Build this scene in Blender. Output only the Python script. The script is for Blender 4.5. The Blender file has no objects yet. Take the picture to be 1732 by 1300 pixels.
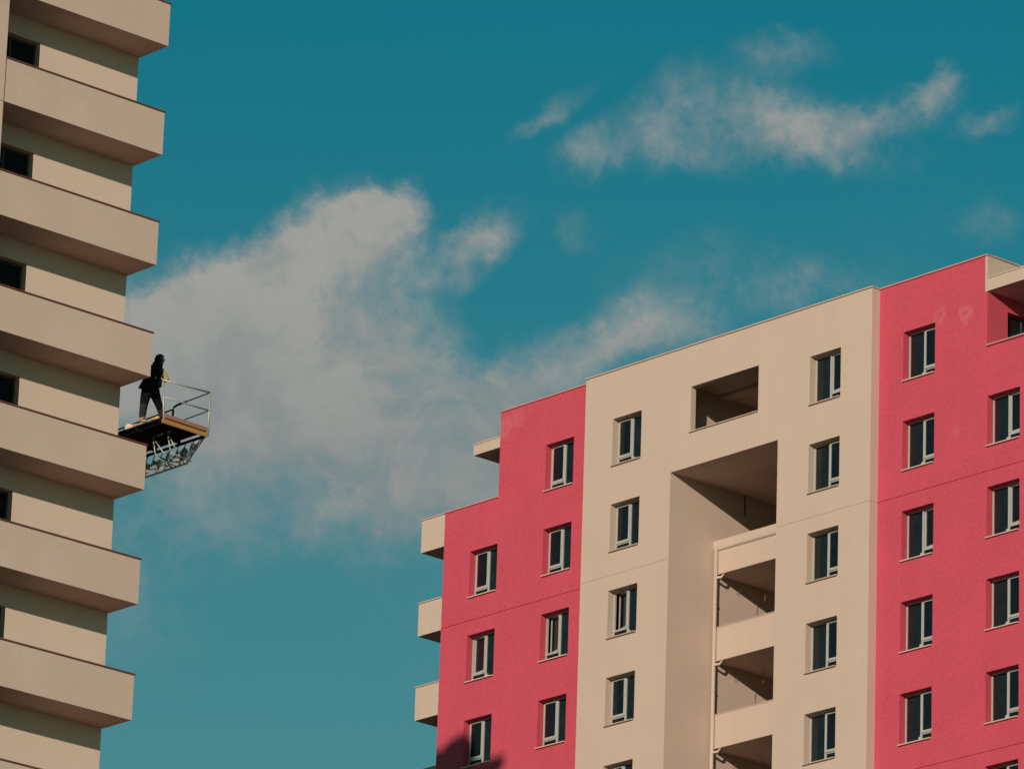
import bpy, bmesh, math, random
from mathutils import Vector, Matrix

random.seed(7)
scene = bpy.context.scene
COL = scene.collection

# ------------------------------------------------------------------ camera
cam_data = bpy.data.cameras.new('camera')
cam = bpy.data.objects.new('camera', cam_data)
COL.objects.link(cam)
PITCH, ROLL, YAW = 0.3302408, 0.0336533, 0.8447893
cam.location = (0, 0, 1.6)
cam.matrix_world = (Matrix.Translation((0, 0, 1.6)) @ Matrix.Rotation(YAW, 4, 'Z')
                    @ Matrix.Rotation(math.pi / 2 + PITCH, 4, 'X') @ Matrix.Rotation(ROLL, 4, 'Z'))
cam_data.sensor_width = 36.0
cam_data.sensor_fit = 'HORIZONTAL'
cam_data.lens = 10165.4 / 1732 * 36
cam_data.clip_start = 0.5
cam_data.clip_end = 6000
scene.camera = cam

# ------------------------------------------------------------------ light
SUN_AZ = math.radians(32.0)        # travel direction, from +Y towards -X
SUN_EL = math.atan(0.262)
d = Vector((-math.sin(SUN_AZ) * math.cos(SUN_EL), math.cos(SUN_AZ) * math.cos(SUN_EL), -math.sin(SUN_EL)))
sd = bpy.data.lights.new('sun', 'SUN')
sd.energy = 3.6
sd.angle = math.radians(0.53)
sd.color = (1.0, 0.86, 0.70)
sun = bpy.data.objects.new('sun', sd)
COL.objects.link(sun)
sun.rotation_euler = d.to_track_quat('-Z', 'Y').to_euler()
sun.location = (60, -120, 120)

scene.view_settings.view_transform = 'Standard'
scene.view_settings.look = 'None'
scene.view_settings.exposure = 0.0
scene.view_settings.gamma = 1.0
scene.view_settings.use_curve_mapping = False


class NT:
    """small helper for building node trees"""
    def __init__(self, tree):
        self.t = tree
        self.n = tree.nodes
        self.l = tree.links

    def node(self, typ, **kw):
        n = self.n.new(typ)
        for k, v in kw.items():
            setattr(n, k, v)
        return n

    def plug(self, sock, val):
        if isinstance(val, bpy.types.NodeSocket):
            self.l.new(val, sock)
        elif val is not None:
            sock.default_value = val

    def math(self, op, a, b=None, c=None, clamp=False):
        n = self.node('ShaderNodeMath', operation=op, use_clamp=clamp)
        self.plug(n.inputs[0], a)
        self.plug(n.inputs[1], b)
        self.plug(n.inputs[2], c)
        return n.outputs[0]

    def vmath(self, op, a, b=None, s=None):
        n = self.node('ShaderNodeVectorMath', operation=op)
        self.plug(n.inputs[0], a)
        if b is not None:
            self.plug(n.inputs[1], b)
        if s is not None:
            self.plug(n.inputs['Scale'], s)
        return n

    def noise(self, vec, scale, detail=4, rough=0.55, dist=0.0):
        n = self.node('ShaderNodeTexNoise')
        self.plug(n.inputs['Vector'], vec)
        n.inputs['Scale'].default_value = scale
        n.inputs['Detail'].default_value = detail
        n.inputs['Roughness'].default_value = rough
        n.inputs['Distortion'].default_value = dist
        return n

    def maprange(self, v, a, b, c=0.0, d_=1.0, smooth=True):
        n = self.node('ShaderNodeMapRange')
        n.interpolation_type = 'SMOOTHSTEP' if smooth else 'LINEAR'
        self.plug(n.inputs['Value'], v)
        n.inputs['From Min'].default_value = a
        n.inputs['From Max'].default_value = b
        n.inputs['To Min'].default_value = c
        n.inputs['To Max'].default_value = d_
        return n.outputs['Result']

    def mix(self, f, a, b, blend='MIX'):
        n = self.node('ShaderNodeMix', data_type='RGBA', blend_type=blend)
        self.plug(n.inputs[0], f)
        self.plug(n.inputs[6], a)
        self.plug(n.inputs[7], b)
        return n.outputs[2]


# ------------------------------------------------------------------ sky
world = bpy.data.worlds.new('World')
scene.world = world
world.use_nodes = True
W = NT(world.node_tree)
W.n.clear()
sky = W.node('ShaderNodeTexSky', sky_type='NISHITA')
sky.sun_disc = False
sky.sun_elevation = SUN_EL
sky.sun_rotation = math.atan2(-d.x, -d.y)
sky.altitude = 900
sky.air_density = 1.0
sky.dust_density = 0.2
sky.ozone_density = 2.0
tc = W.node('ShaderNodeTexCoord')
dirn = W.vmath('NORMALIZE', tc.outputs['Generated']).outputs[0]
sep = W.node('ShaderNodeSeparateXYZ')
W.plug(sep.inputs[0], dirn)
az = W.math('MULTIPLY', W.math('ARCTAN2', sep.outputs[1], sep.outputs[0]), 180 / math.pi)
el = W.math('MULTIPLY', W.math('ARCSINE', sep.outputs[2]), 180 / math.pi)
# hazier and paler towards the horizon, deep teal higher up
graded = W.mix(W.maprange(el, 12.5, 23.5), (0.45, 0.84, 0.585, 1), (0.06, 0.84, 0.68, 1))
bg_col = W.vmath('MULTIPLY', sky.outputs[0], graded).outputs[0]
comb = W.node('ShaderNodeCombineXYZ')
W.plug(comb.inputs[0], az)
W.plug(comb.inputs[1], el)
plane = comb.outputs[0]
# wind-torn warping of the cloud outlines
w1 = W.noise(plane, 0.55, 3, 0.5)
w2 = W.noise(plane, 2.4, 6, 0.62)
off1 = W.vmath('SCALE', W.vmath('SUBTRACT', w1.outputs['Color'], (0.5, 0.5, 0.5)).outputs[0], s=0.8).outputs[0]
off2 = W.vmath('SCALE', W.vmath('SUBTRACT', w2.outputs['Color'], (0.5, 0.5, 0.5)).outputs[0], s=0.5).outputs[0]
warped = W.vmath('ADD', W.vmath('ADD', plane, off1).outputs[0], off2).outputs[0]
# cloud banks: azimuth, elevation (degrees), half width, half height, tilt, weight
CLOUDS = [
    (139.991, 20.302, 0.601, 0.479, 0, 1.10),
    (139.764, 20.593, 0.361, 0.180, 5, 0.90),
    (140.523, 20.110, 0.840, 0.310, -32, 0.80),
    (141.291, 19.906, 0.779, 0.254, -18, 0.55),
    (141.805, 19.458, 0.956, 0.564, -15, 1.00),
    (142.136, 18.991, 0.894, 0.676, 0, 1.00),
    (141.076, 19.212, 1.492, 0.733, 0, 1.00),
    (140.006, 19.315, 0.896, 0.676, 0, 0.70),
    (139.436, 18.547, 1.367, 0.676, 0, 0.72),
    (140.437, 18.338, 1.663, 0.620, 0, 0.72),
    (141.160, 18.531, 1.189, 0.507, 0, 0.45),
    (138.823, 18.062, 1.126, 0.564, 0, 0.62),
    (139.699, 17.748, 1.361, 0.395, 0, 0.42),
    (138.609, 18.689, 0.774, 0.423, -10, 0.50),
    (137.969, 19.132, 0.955, 0.366, -18, 0.75),
    (137.143, 19.493, 0.658, 0.338, -10, 0.65),
    (136.604, 19.421, 0.478, 0.282, 0, 0.36),
    (138.846, 20.232, 0.541, 0.237, -25, 0.72),
    (138.672, 20.379, 0.301, 0.192, 0, 0.40),
    (141.718, 17.885, 0.829, 0.507, 0, 0.22),
    (140.695, 17.538, 0.946, 0.338, 0, 0.18),
    (135.659, 21.521, 0.666, 0.366, 0, 0.50),
    (136.416, 21.564, 0.909, 0.423, 0, 0.38),
    (137.013, 21.270, 0.786, 0.338, 0, 0.32),
    (134.784, 21.560, 0.727, 0.237, -12, 0.46),
    (134.154, 21.845, 0.243, 0.192, -40, 0.55),
    (135.763, 22.165, 0.517, 0.203, 0, 0.32),
    (137.642, 21.114, 0.363, 0.271, -25, 0.42),
    (138.080, 21.552, 0.424, 0.147, -38, 0.36),
    (133.640, 21.567, 0.364, 0.135, -22, 0.42),
    (136.223, 21.062, 0.544, 0.225, 0, 0.30),
    (133.513, 20.501, 0.361, 0.254, 0, 0.20),
    (135.203, 21.331, 0.787, 0.282, -10, 0.34),
    (136.438, 19.988, 1.200, 0.395, 0, 0.18),
    (134.839, 21.138, 0.544, 0.197, 0, 0.25),
    (135.300, 19.951, 0.540, 0.197, -10, 0.24),
    (137.771, 20.434, 0.271, 0.197, 0, 0.24),
]
total = None
for (ca, ce, rx, ry, tilt, wt) in CLOUDS:
    m = W.node('ShaderNodeMapping', vector_type='TEXTURE')
    W.plug(m.inputs['Vector'], warped)
    m.inputs['Location'].default_value = (ca, ce, 0)
    m.inputs['Rotation'].default_value = (0, 0, math.radians(tilt))
    m.inputs['Scale'].default_value = (rx, ry, 1)
    ln = W.vmath('LENGTH', m.outputs[0]).outputs['Value']
    bl = W.maprange(ln, 0.0, 1.55, wt, 0.0)
    total = bl if total is None else W.math('ADD', total, bl)
total = W.math('MINIMUM', total, 1.05)
# further drifting clouds all round the sky
far = W.noise(W.vmath('ADD', plane, (310.0, 40.0, 7.0)).outputs[0], 0.075, 4, 0.55)
total = W.math('ADD', total, W.maprange(far.outputs[0], 0.585, 0.80, 0.0, 0.9))
fb = W.noise(plane, 1.15, 9, 0.60, 0.35)
fine = W.noise(plane, 5.0, 8, 0.68, 0.3)
nz = W.math('ADD', W.math('MULTIPLY', W.math('SUBTRACT', fb.outputs[0], 0.5), 0.95),
            W.math('MULTIPLY', W.math('SUBTRACT', fine.outputs[0], 0.5), 0.75))
amp = W.math('MULTIPLY', W.maprange(total, 0.0, 0.40, 0.12, 1.15), W.maprange(total, 0.65, 1.15, 1.0, 0.85))
dens = W.math('ADD', total, W.math('MULTIPLY', nz, amp))
alpha = W.math('MULTIPLY', W.math('POWER', W.maprange(dens, 0.03, 1.10, 0.0, 1.0, smooth=False), 1.2), 0.92)
# cloud bases sit in their own shade, crowns catch the low warm sun
crown = W.math('ADD', W.maprange(el, 17.0, 20.6, 0.0, 0.75), W.maprange(fb.outputs[0], 0.38, 0.62, -0.15, 0.30))
lit = W.mix(W.math('MAXIMUM', W.math('MINIMUM', crown, 1.0), 0.0), (3.0, 3.3, 3.25, 1), (4.75, 4.55, 4.15, 1))
skycol = W.mix(alpha, bg_col, lit)
bg = W.node('ShaderNodeBackground')
W.plug(bg.inputs[0], skycol)
bg.inputs[1].default_value = 0.08
outw = W.node('ShaderNodeOutputWorld')
W.l.new(bg.outputs[0], outw.inputs[0])


# ------------------------------------------------------------------ materials
def new_mat(name):
    m = bpy.data.materials.new(name)
    m.use_nodes = True
    T = NT(m.node_tree)
    bsdf = next(n for n in T.n if n.type == 'BSDF_PRINCIPLED')
    return m, T, bsdf


def world_pos(T):
    return T.node('ShaderNodeNewGeometry').outputs['Position']


def plaster(name, col, grain=0.10, grain_scale=14.0, blotch=0.06, streak=0.05, bump=0.35, marks=(), mark_col=None, rough=0.9):
    m, T, b = new_mat(name)
    pos = world_pos(T)
    c = T.node('ShaderNodeRGB')
    c.outputs[0].default_value = (*col, 1)
    val = T.math('ADD', 1.0, T.math('MULTIPLY', T.math('SUBTRACT', T.noise(pos, grain_scale, 3, 0.7).outputs[0], 0.5), grain * 2.2))
    val = T.math('ADD', val, T.math('MULTIPLY', T.math('SUBTRACT', T.noise(pos, 0.55, 4, 0.55).outputs[0], 0.5), blotch * 2))
    # rain streaks: noise stretched along the height
    mp = T.node('ShaderNodeMapping')
    T.plug(mp.inputs[0], pos)
    mp.inputs['Scale'].default_value = (2.2, 2.2, 0.16)
    val = T.math('ADD', val, T.math('MULTIPLY', T.math('SUBTRACT', T.noise(mp.outputs[0], 1.0, 5, 0.6).outputs[0], 0.5), streak * 2))
    vv = T.node('ShaderNodeCombineXYZ')
    for i in range(3):
        T.plug(vv.inputs[i], val)
    colour = T.vmath('MULTIPLY', c.outputs[0], vv.outputs[0]).outputs[0]
    for (p, r, w, ring) in marks:       # rubbed patches and scuffs left on the render coat
        dv = T.vmath('SUBTRACT', pos, p).outputs[0]
        nn = T.noise(pos, 3.2, 4, 0.6)
        dv = T.vmath('ADD', dv, T.vmath('SCALE', T.vmath('SUBTRACT', nn.outputs['Color'], (0.5, 0.5, 0.5)).outputs[0], s=r * 1.1).outputs[0]).outputs[0]
        ln = T.vmath('LENGTH', dv).outputs['Value']
        f = T.maprange(ln, r * 0.35, r, w, 0.0)
        if ring:
            f = T.math('MULTIPLY', f, T.maprange(ln, r * 0.1, r * 0.5, 0.25, 1.0))
        f = T.math('MULTIPLY', f, T.maprange(T.noise(pos, 7.0, 3, 0.6).outputs[0], 0.3, 0.6, 0.3, 1.0))
        colour = T.mix(f, colour, (*mark_col, 1))
    T.plug(b.inputs['Base Color'], colour)
    b.inputs['Roughness'].default_value = rough
    b.inputs['Specular IOR Level'].default_value = 0.2
    bm_ = T.node('ShaderNodeBump')
    bm_.inputs['Strength'].default_value = bump
    bm_.inputs['Distance'].default_value = 0.02
    T.plug(bm_.inputs['Height'], T.noise(pos, grain_scale * 1.1, 4, 0.7).outputs[0])
    T.l.new(bm_.outputs[0], b.inputs['Normal'])
    return m


def simple(name, col, rough=0.6, metal=0.0, var=0.08, scale=6.0, spec=0.4):
    m, T, b = new_mat(name)
    tco = T.node('ShaderNodeTexCoord')
    v = T.math('ADD', 1.0 - var, T.math('MULTIPLY', T.noise(tco.outputs['Object'], scale, 4, 0.6).outputs[0], var * 2))
    vv = T.node('ShaderNodeCombineXYZ')
    for i in range(3):
        T.plug(vv.inputs[i], v)
    T.plug(b.inputs['Base Color'], T.vmath('MULTIPLY', vv.outputs[0], col).outputs[0])
    b.inputs['Roughness'].default_value = rough
    b.inputs['Metallic'].default_value = metal
    b.inputs['Specular IOR Level'].default_value = spec
    return m


BEIGE = (0.545, 0.416, 0.343)
PINK = (0.545, 0.072, 0.112)
CREAM = (0.61, 0.455, 0.375)
M = {}
M['beige'] = plaster('beige_render', BEIGE, 0.045, 9.0, 0.035, 0.045, 0.2)
M['pink'] = plaster('pink_render', PINK, 0.24, 11.0, 0.09, 0.05, 0.5,
                    marks=[((-124.25, 129.34, 65.75), 0.42, 0.42, True), ((-125.35, 129.34, 65.95), 0.40, 0.28, True),
                           ((-146.0, 129.34, 66.9), 0.6, 0.25, False), ((-145.3, 129.34, 67.1), 0.45, 0.25, False),
                           ((-124.6, 129.34, 61.9), 0.35, 0.15, False)],
                    mark_col=(0.60, 0.24, 0.25))
M['cream'] = plaster('cream_render', CREAM, 0.045, 9.0, 0.07, 0.025, 0.2,
                     marks=[((-113.55, 85.85, 45.15), 0.7, 0.40, False), ((-113.55, 84.2, 44.9), 0.55, 0.30, False), ((-113.55, 86.6, 51.2), 0.7, 0.35, False),
                            ((-113.55, 85.7, 57.0), 0.7, 0.40, False), ((-113.55, 84.3, 57.2), 0.6, 0.35, False), ((-113.55, 85.6, 51.1), 0.6, 0.45, False),
                            ((-113.55, 87.0, 48.3), 0.5, 0.25, False), ((-113.55, 85.3, 42.4), 0.8, 0.3, False), ((-113.55, 84.5, 54.2), 0.6, 0.25, False)],
                     mark_col=(0.66, 0.53, 0.46))
M['cream_wall'] = plaster('pale_cream_render', (0.68, 0.53, 0.44), 0.035, 9.0, 0.03, 0.03, 0.2)
M['upvc'] = simple('white_window_plastic', (0.40, 0.39, 0.365), 0.5, 0, 0.18)
M['sill'] = simple('pale_stone_sill', (0.62, 0.50, 0.46), 0.6, 0, 0.1)
M['coping'] = simple('pale_metal_coping', (0.50, 0.38, 0.31), 0.5, 0, 0.12, 2.0)
M['pink_coping'] = simple('pink_metal_coping', (0.55, 0.26, 0.26), 0.5, 0, 0.12, 2.0)
M['brown_coping'] = simple('brown_metal_coping', (0.16, 0.055, 0.042), 0.5, 0, 0.2, 2.0)
M['pipe'] = simple('cream_plastic_pipe', (0.56, 0.44, 0.36), 0.45, 0, 0.06)
M['wire'] = simple('ochre_cable', (0.24, 0.13, 0.05), 0.5, 0, 0.1)
M['door_glass'] = simple('dark_door_glass', (0.006, 0.007, 0.009), 0.25, 0, 0.3, 2.0, 0.15)
M['doorframe'] = simple('grey_door_frame', (0.05, 0.05, 0.05), 0.5, 0, 0.1)
M['interior'] = simple('unfinished_interior', (0.14, 0.11, 0.09), 0.9, 0, 0.2)
M['steel'] = simple('galvanised_steel', (0.42, 0.41, 0.39), 0.5, 0.3, 0.25, 9)
M['blue_steel'] = simple('dark_blue_painted_steel', (0.012, 0.024, 0.055), 0.5, 0.0, 0.2)
M['dark_deck'] = simple('dark_weathered_deck', (0.008, 0.007, 0.008), 0.9, 0, 0.3, 6.0, 0.1)
M['black_steel'] = simple('black_steel', (0.03, 0.03, 0.035), 0.6, 0.2, 0.2)


def wood(name, col):
    m, T, b = new_mat(name)
    tco = T.node('ShaderNodeTexCoord')
    mp = T.node('ShaderNodeMapping')
    T.plug(mp.inputs[0], tco.outputs['Object'])
    mp.inputs['Scale'].default_value = (9, 1.2, 14)
    n = T.noise(mp.outputs[0], 3.0, 5, 0.65, 0.8)
    T.plug(b.inputs['Base Color'], T.mix(n.outputs[0], (col[0] * 0.35, col[1] * 0.3, col[2] * 0.3, 1), (col[0] * 1.3, col[1] * 1.3, col[2] * 1.3, 1)))
    b.inputs['Roughness'].default_value = 0.75
    return m


M['orange_board'] = wood('orange_timber', (0.50, 0.26, 0.075))
M['pink_board'] = wood('reddish_timber', (0.40, 0.20, 0.13))


def glass_mat(name, base, rough=0.06):
    m, T, b = new_mat(name)
    tco = T.node('ShaderNodeTexCoord')
    oi = T.node('ShaderNodeObjectInfo')
    n = T.noise(T.vmath('ADD', tco.outputs['Object'], oi.outputs['Location']).outputs[0], 2.5, 3, 0.5)
    T.plug(b.inputs['Base Color'], T.mix(n.outputs[0], (base[0] * 0.4, base[1] * 0.4, base[2] * 0.4, 1), (base[0] * 1.6, base[1] * 1.6, base[2] * 1.6, 1)))
    b.inputs['Roughness'].default_value = rough
    b.inputs['IOR'].default_value = 1.52
    b.inputs['Specular IOR Level'].default_value = 0.40
    bmp = T.node('ShaderNodeBump')
    bmp.inputs['Strength'].default_value = 0.04
    T.plug(bmp.inputs['Height'], T.noise(T.vmath('ADD', tco.outputs['Object'], oi.outputs['Location']).outputs[0], 1.7, 2, 0.5).outputs[0])
    T.l.new(bmp.outputs[0], b.inputs['Normal'])
    return m


M['glass'] = glass_mat('dark_window_glass', (0.006, 0.008, 0.011))
M['glass2'] = glass_mat('teal_window_glass', (0.010, 0.014, 0.017))


# ------------------------------------------------------------------ mesh helpers
def world_loc(o):
    v = Vector((0, 0, 0))
    while o is not None:
        v = v + Vector(o.location)
        o = o.parent
    return v


class MB:
    def __init__(self):
        self.v, self.f, self.mi = [], [], []

    def quad(self, a, b, c, e, mi=0):
        i = len(self.v)
        self.v += [tuple(a), tuple(b), tuple(c), tuple(e)]
        self.f.append((i, i + 1, i + 2, i + 3))
        self.mi.append(mi)
        return self

    def box(self, x0, x1, y0, y1, z0, z1, mi=0):
        i = len(self.v)
        self.v += [(x0, y0, z0), (x1, y0, z0), (x1, y1, z0), (x0, y1, z0), (x0, y0, z1), (x1, y0, z1), (x1, y1, z1), (x0, y1, z1)]
        for q in ((0, 3, 2, 1), (4, 5, 6, 7), (0, 1, 5, 4), (1, 2, 6, 5), (2, 3, 7, 6), (3, 0, 4, 7)):
            self.f.append(tuple(i + k for k in q))
            self.mi.append(mi)
        return self

    def tube(self, pts, r, n=8, mi=0):
        pts = [Vector(p) for p in pts]
        rings = []
        for k, p in enumerate(pts):
            a = pts[max(0, k - 1)]
            b = pts[min(len(pts) - 1, k + 1)]
            t = (b - a).normalized()
            ref = Vector((0, 0, 1)) if abs(t.z) < 0.9 else Vector((1, 0, 0))
            s1 = t.cross(ref).normalized()
            s2 = t.cross(s1).normalized()
            i = len(self.v)
            rr = r[k] if isinstance(r, (list, tuple)) else r
            for j in range(n):
                an = 2 * math.pi * j / n
                self.v.append(tuple(p + s1 * math.cos(an) * rr + s2 * math.sin(an) * rr))
            rings.append(i)
        for k in range(len(rings) - 1):
            for j in range(n):
                a, b = rings[k] + j, rings[k] + (j + 1) % n
                c, e = rings[k + 1] + (j + 1) % n, rings[k + 1] + j
                self.f.append((a, b, c, e))
                self.mi.append(mi)
        self.f.append(tuple(rings[0] + j for j in reversed(range(n))))
        self.f.append(tuple(rings[-1] + j for j in range(n)))
        self.mi += [mi, mi]
        return self

    def wall_y(self, y, x0, x1, z0, z1, holes=(), grooves=(), gh=0.026, gd=0.012):
        """sheet facing -Y with openings (x0,x1,z0,z1,depth) whose reveals run towards +Y"""
        holes = list(holes) + [(x0 - 1, x1 + 1, g, g + gh, gd, True) for g in grooves]
        xs = sorted({x0, x1, *[min(max(h[0], x0), x1) for h in holes], *[min(max(h[1], x0), x1) for h in holes]})
        zs = sorted({z0, z1, *[min(max(h[2], z0), z1) for h in holes], *[min(max(h[3], z0), z1) for h in holes]})
        for a, b in zip(xs, xs[1:]):
            for c, e in zip(zs, zs[1:]):
                mx, mz = (a + b) / 2, (c + e) / 2
                if any(h[0] < mx < h[1] and h[2] < mz < h[3] for h in holes):
                    continue
                self.quad((a, y, c), (b, y, c), (b, y, e), (a, y, e))
        for h in holes:
            if h[4] == 0:
                continue
            hx0, hx1, hz0, hz1 = max(h[0], x0), min(h[1], x1), max(h[2], z0), min(h[3], z1)
            if hx1 <= hx0 or hz1 <= hz0:
                continue
            dd = y + h[4]
            if h[0] > x0:
                self.quad((hx0, y, hz0), (hx0, y, hz1), (hx0, dd, hz1), (hx0, dd, hz0))
            if h[1] < x1:
                self.quad((hx1, y, hz0), (hx1, dd, hz0), (hx1, dd, hz1), (hx1, y, hz1))
            self.quad((hx0, y, hz1), (hx1, y, hz1), (hx1, dd, hz1), (hx0, dd, hz1))
            self.quad((hx0, y, hz0), (hx0, dd, hz0), (hx1, dd, hz0), (hx1, y, hz0))
            if len(h) > 5 and h[5]:
                self.quad((hx0, dd, hz0), (hx1, dd, hz0), (hx1, dd, hz1), (hx0, dd, hz1))
        return self

    def swap(self, fn):
        self.v = [fn(p) for p in self.v]
        return self

    def mesh(self, name, mats, origin=(0, 0, 0), smooth=False):
        me = bpy.data.meshes.new(name)
        o = Vector(origin)
        me.from_pydata([tuple(Vector(p) - o) for p in self.v], [], self.f)
        if not isinstance(mats, (list, tuple)):
            mats = [mats]
        for m_ in mats:
            me.materials.append(m_)
        me.polygons.foreach_set('material_index', self.mi)
        if smooth:
            me.polygons.foreach_set('use_smooth', [True] * len(me.polygons))
        me.update()
        return me

    def build(self, name, mats, parent=None, smooth=False, origin=None):
        """vertices are given in world coordinates"""
        if origin is None:
            n = len(self.v)
            lo = [min(p[i] for p in self.v) for i in range(3)]
            hi = [max(p[i] for p in self.v) for i in range(3)]
            origin = ((lo[0] + hi[0]) / 2, (lo[1] + hi[1]) / 2, lo[2])
        o = bpy.data.objects.new(name, self.mesh(name, mats, origin, smooth))
        COL.objects.link(o)
        if parent is not None:
            o.parent = parent
            o.location = Vector(origin) - world_loc(parent)
        else:
            o.location = origin
        return o


def thing(name, label, cat, loc, group=None):
    o = bpy.data.objects.new(name, None)
    COL.objects.link(o)
    o.location = loc
    o.empty_display_size = 0.5
    o['label'] = label
    o['category'] = cat
    if group:
        o['group'] = group
    return o


def tag(o, label, cat, group=None):
    o['label'] = label
    o['category'] = cat
    if group:
        o['group'] = group
    return o


def place(name, me, parent, loc, rotz=0.0):
    o = bpy.data.objects.new(name, me)
    COL.objects.link(o)
    o.parent = parent
    o.location = loc
    o.rotation_euler = (0, 0, rotz)
    return o


# ------------------------------------------------------------------ ground
def ground_mat():
    m, T, b = new_mat('dusty_ground')
    pos = world_pos(T)
    n1 = T.noise(pos, 0.03, 6, 0.6)
    n2 = T.noise(pos, 1.3, 5, 0.65)
    c = T.mix(n1.outputs[0], (0.16, 0.11, 0.08, 1), (0.26, 0.19, 0.14, 1))
    c = T.mix(T.math('MULTIPLY', n2.outputs[0], 0.5), c, (0.08, 0.065, 0.05, 1))
    T.plug(b.inputs['Base Color'], c)
    b.inputs['Roughness'].default_value = 0.95
    return m


g = MB()
N = 24
for i in range(N):
    for j in range(N):
        s = 5000.0 / N
        x, y = -2500 + i * s, -2500 + j * s
        g.quad((x, y, 0), (x + s, y, 0), (x + s, y + s, 0), (x, y + s, 0))
go = g.build('ground', ground_mat(), origin=(0, 0, 0))
go['kind'] = 'structure'

# ------------------------------------------------------------------ pink and beige apartment building
YB, YP = 128.986, 129.34          # beige bay stands proud of the pink wings
XC = -134.78                       # axis of symmetry
XB0, XB1 = -141.53, -128.03        # beige bay
XU0, XU1 = -146.20, -123.28        # upper storey block
XL0, XL1 = -148.93, -120.63        # lower block
YBACK = 147.0
Z_ROOF, Z_LOW = 67.48, 64.43
RX0, RX1, RZ = -137.28, -132.25, 63.27     # recess in the beige bay
YPAR, YREC = 131.10, 136.2
JOINTS = (60.28, 51.22)

pb = thing('apartment_building', 'tall apartment block with raspberry pink wings and a beige centre bay', 'building', (XC, 138, 0))

WW, WH, WD = 1.40, 1.68, 0.27
rows_high = [1, 0, -1, -2, -3, -4, -5]
rows_low = [0, -1, -2, -3, -4, -5]
sill0 = 61.10
columns = []   # centre x, facade y, rows, side of the opening sash
columns.append(('A', -139.45, YB, rows_high, -1))
columns.append(('B', -130.12, YB, rows_high, 1))
columns.append(('C', -143.15, YP, rows_high, -1))
columns.append(('D', -146.86, YP, rows_low, -1))
columns.append(('E', -126.26, YP, rows_high, 1))
columns.append(('F', -122.56, YP, rows_low, 1))


def holes_for(names):
    out = []
    for n, cx, y, rows, s in columns:
        if n in names:
            for k in rows:
                out.append((cx - WW / 2, cx + WW / 2, sill0 + 3 * k, sill0 + 3 * k + WH, WD + 0.08))
    return out


# beige bay: front sheet with windows, roof opening and the deep recess
OPX0, OPX1, OPZ0, OPZ1 = -136.38, -133.20, 64.45, 66.05
m = MB()
m.wall_y(YB, XB0, RX0, 0, RZ, holes_for('A'), JOINTS)
m.wall_y(YB, RX1, XB1, 0, RZ, holes_for('B'), JOINTS)
m.wall_y(YB, XB0, XB1, RZ, Z_ROOF, holes_for('AB') + [(OPX0, OPX1, OPZ0, OPZ1, 0.22)])
# cheeks, ceiling, back of the recess
m.quad((RX0, YB, 0), (RX0, YREC, 0), (RX0, YREC, RZ), (RX0, YB, RZ))
m.quad((RX1, YREC, 0), (RX1, YB, 0), (RX1, YB, RZ), (RX1, YREC, RZ))
m.quad((RX0, YB, RZ), (RX0, YREC, RZ), (RX1, YREC, RZ), (RX1, YB, RZ))
m.quad((RX0, YREC, 0), (RX1, YREC, 0), (RX1, YREC, RZ), (RX0, YREC, RZ))
# returns of the bay and the back of its parapet
m.quad((XB0, YB, 0), (XB0, YB, Z_ROOF), (XB0, YP, Z_ROOF), (XB0, YP, 0))
for z0, z1 in ((0, JOINTS[1]), (JOINTS[1] + 0.026, JOINTS[0]), (JOINTS[0] + 0.026, Z_ROOF)):
    m.quad((XB1, YB, z0), (XB1, YP, z0), (XB1, YP, z1), (XB1, YB, z1))
for zz in JOINTS:
    m.quad((XB1 - 0.012, YB, zz), (XB1 - 0.012, YP, zz), (XB1 - 0.012, YP, zz + 0.026), (XB1 - 0.012, YB, zz + 0.026))
    m.quad((XB1 - 0.012, YB, zz), (XB1, YB, zz), (XB1, YP, zz), (XB1 - 0.012, YP, zz))
    m.quad((XB1 - 0.012, YB, zz + 0.026), (XB1, YB, zz + 0.026), (XB1, YP, zz + 0.026), (XB1 - 0.012, YP, zz + 0.026))
m.build('wall', M['beige'], pb)['label'] = 'beige rendered centre bay with deep recess'

# pink wings
m = MB()
m.wall_y(YP, XL0, XB0, 0, Z_ROOF, holes_for('CD') + [(XL0 - 1, XU0, Z_LOW, Z_ROOF + 1, 0)], JOINTS, 0.036, 0.025)
m.wall_y(YP, XB1, XL1, 0, Z_ROOF, holes_for('EF') + [(XU1, XL1 + 1, Z_LOW, Z_ROOF + 1, 0)], JOINTS, 0.036, 0.025)
# end walls
m.quad((XL0, YP, 0), (XL0, YP, Z_LOW), (XL0, YBACK, Z_LOW), (XL0, YBACK, 0))
m.quad((XL1, YP, 0), (XL1, YBACK, 0), (XL1, YBACK, Z_LOW), (XL1, YP, Z_LOW))
m.quad((XU0, YP, 63.3), (XU0, YP, Z_ROOF), (XU0, YBACK, Z_ROOF), (XU0, YBACK, 63.3))
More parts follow.
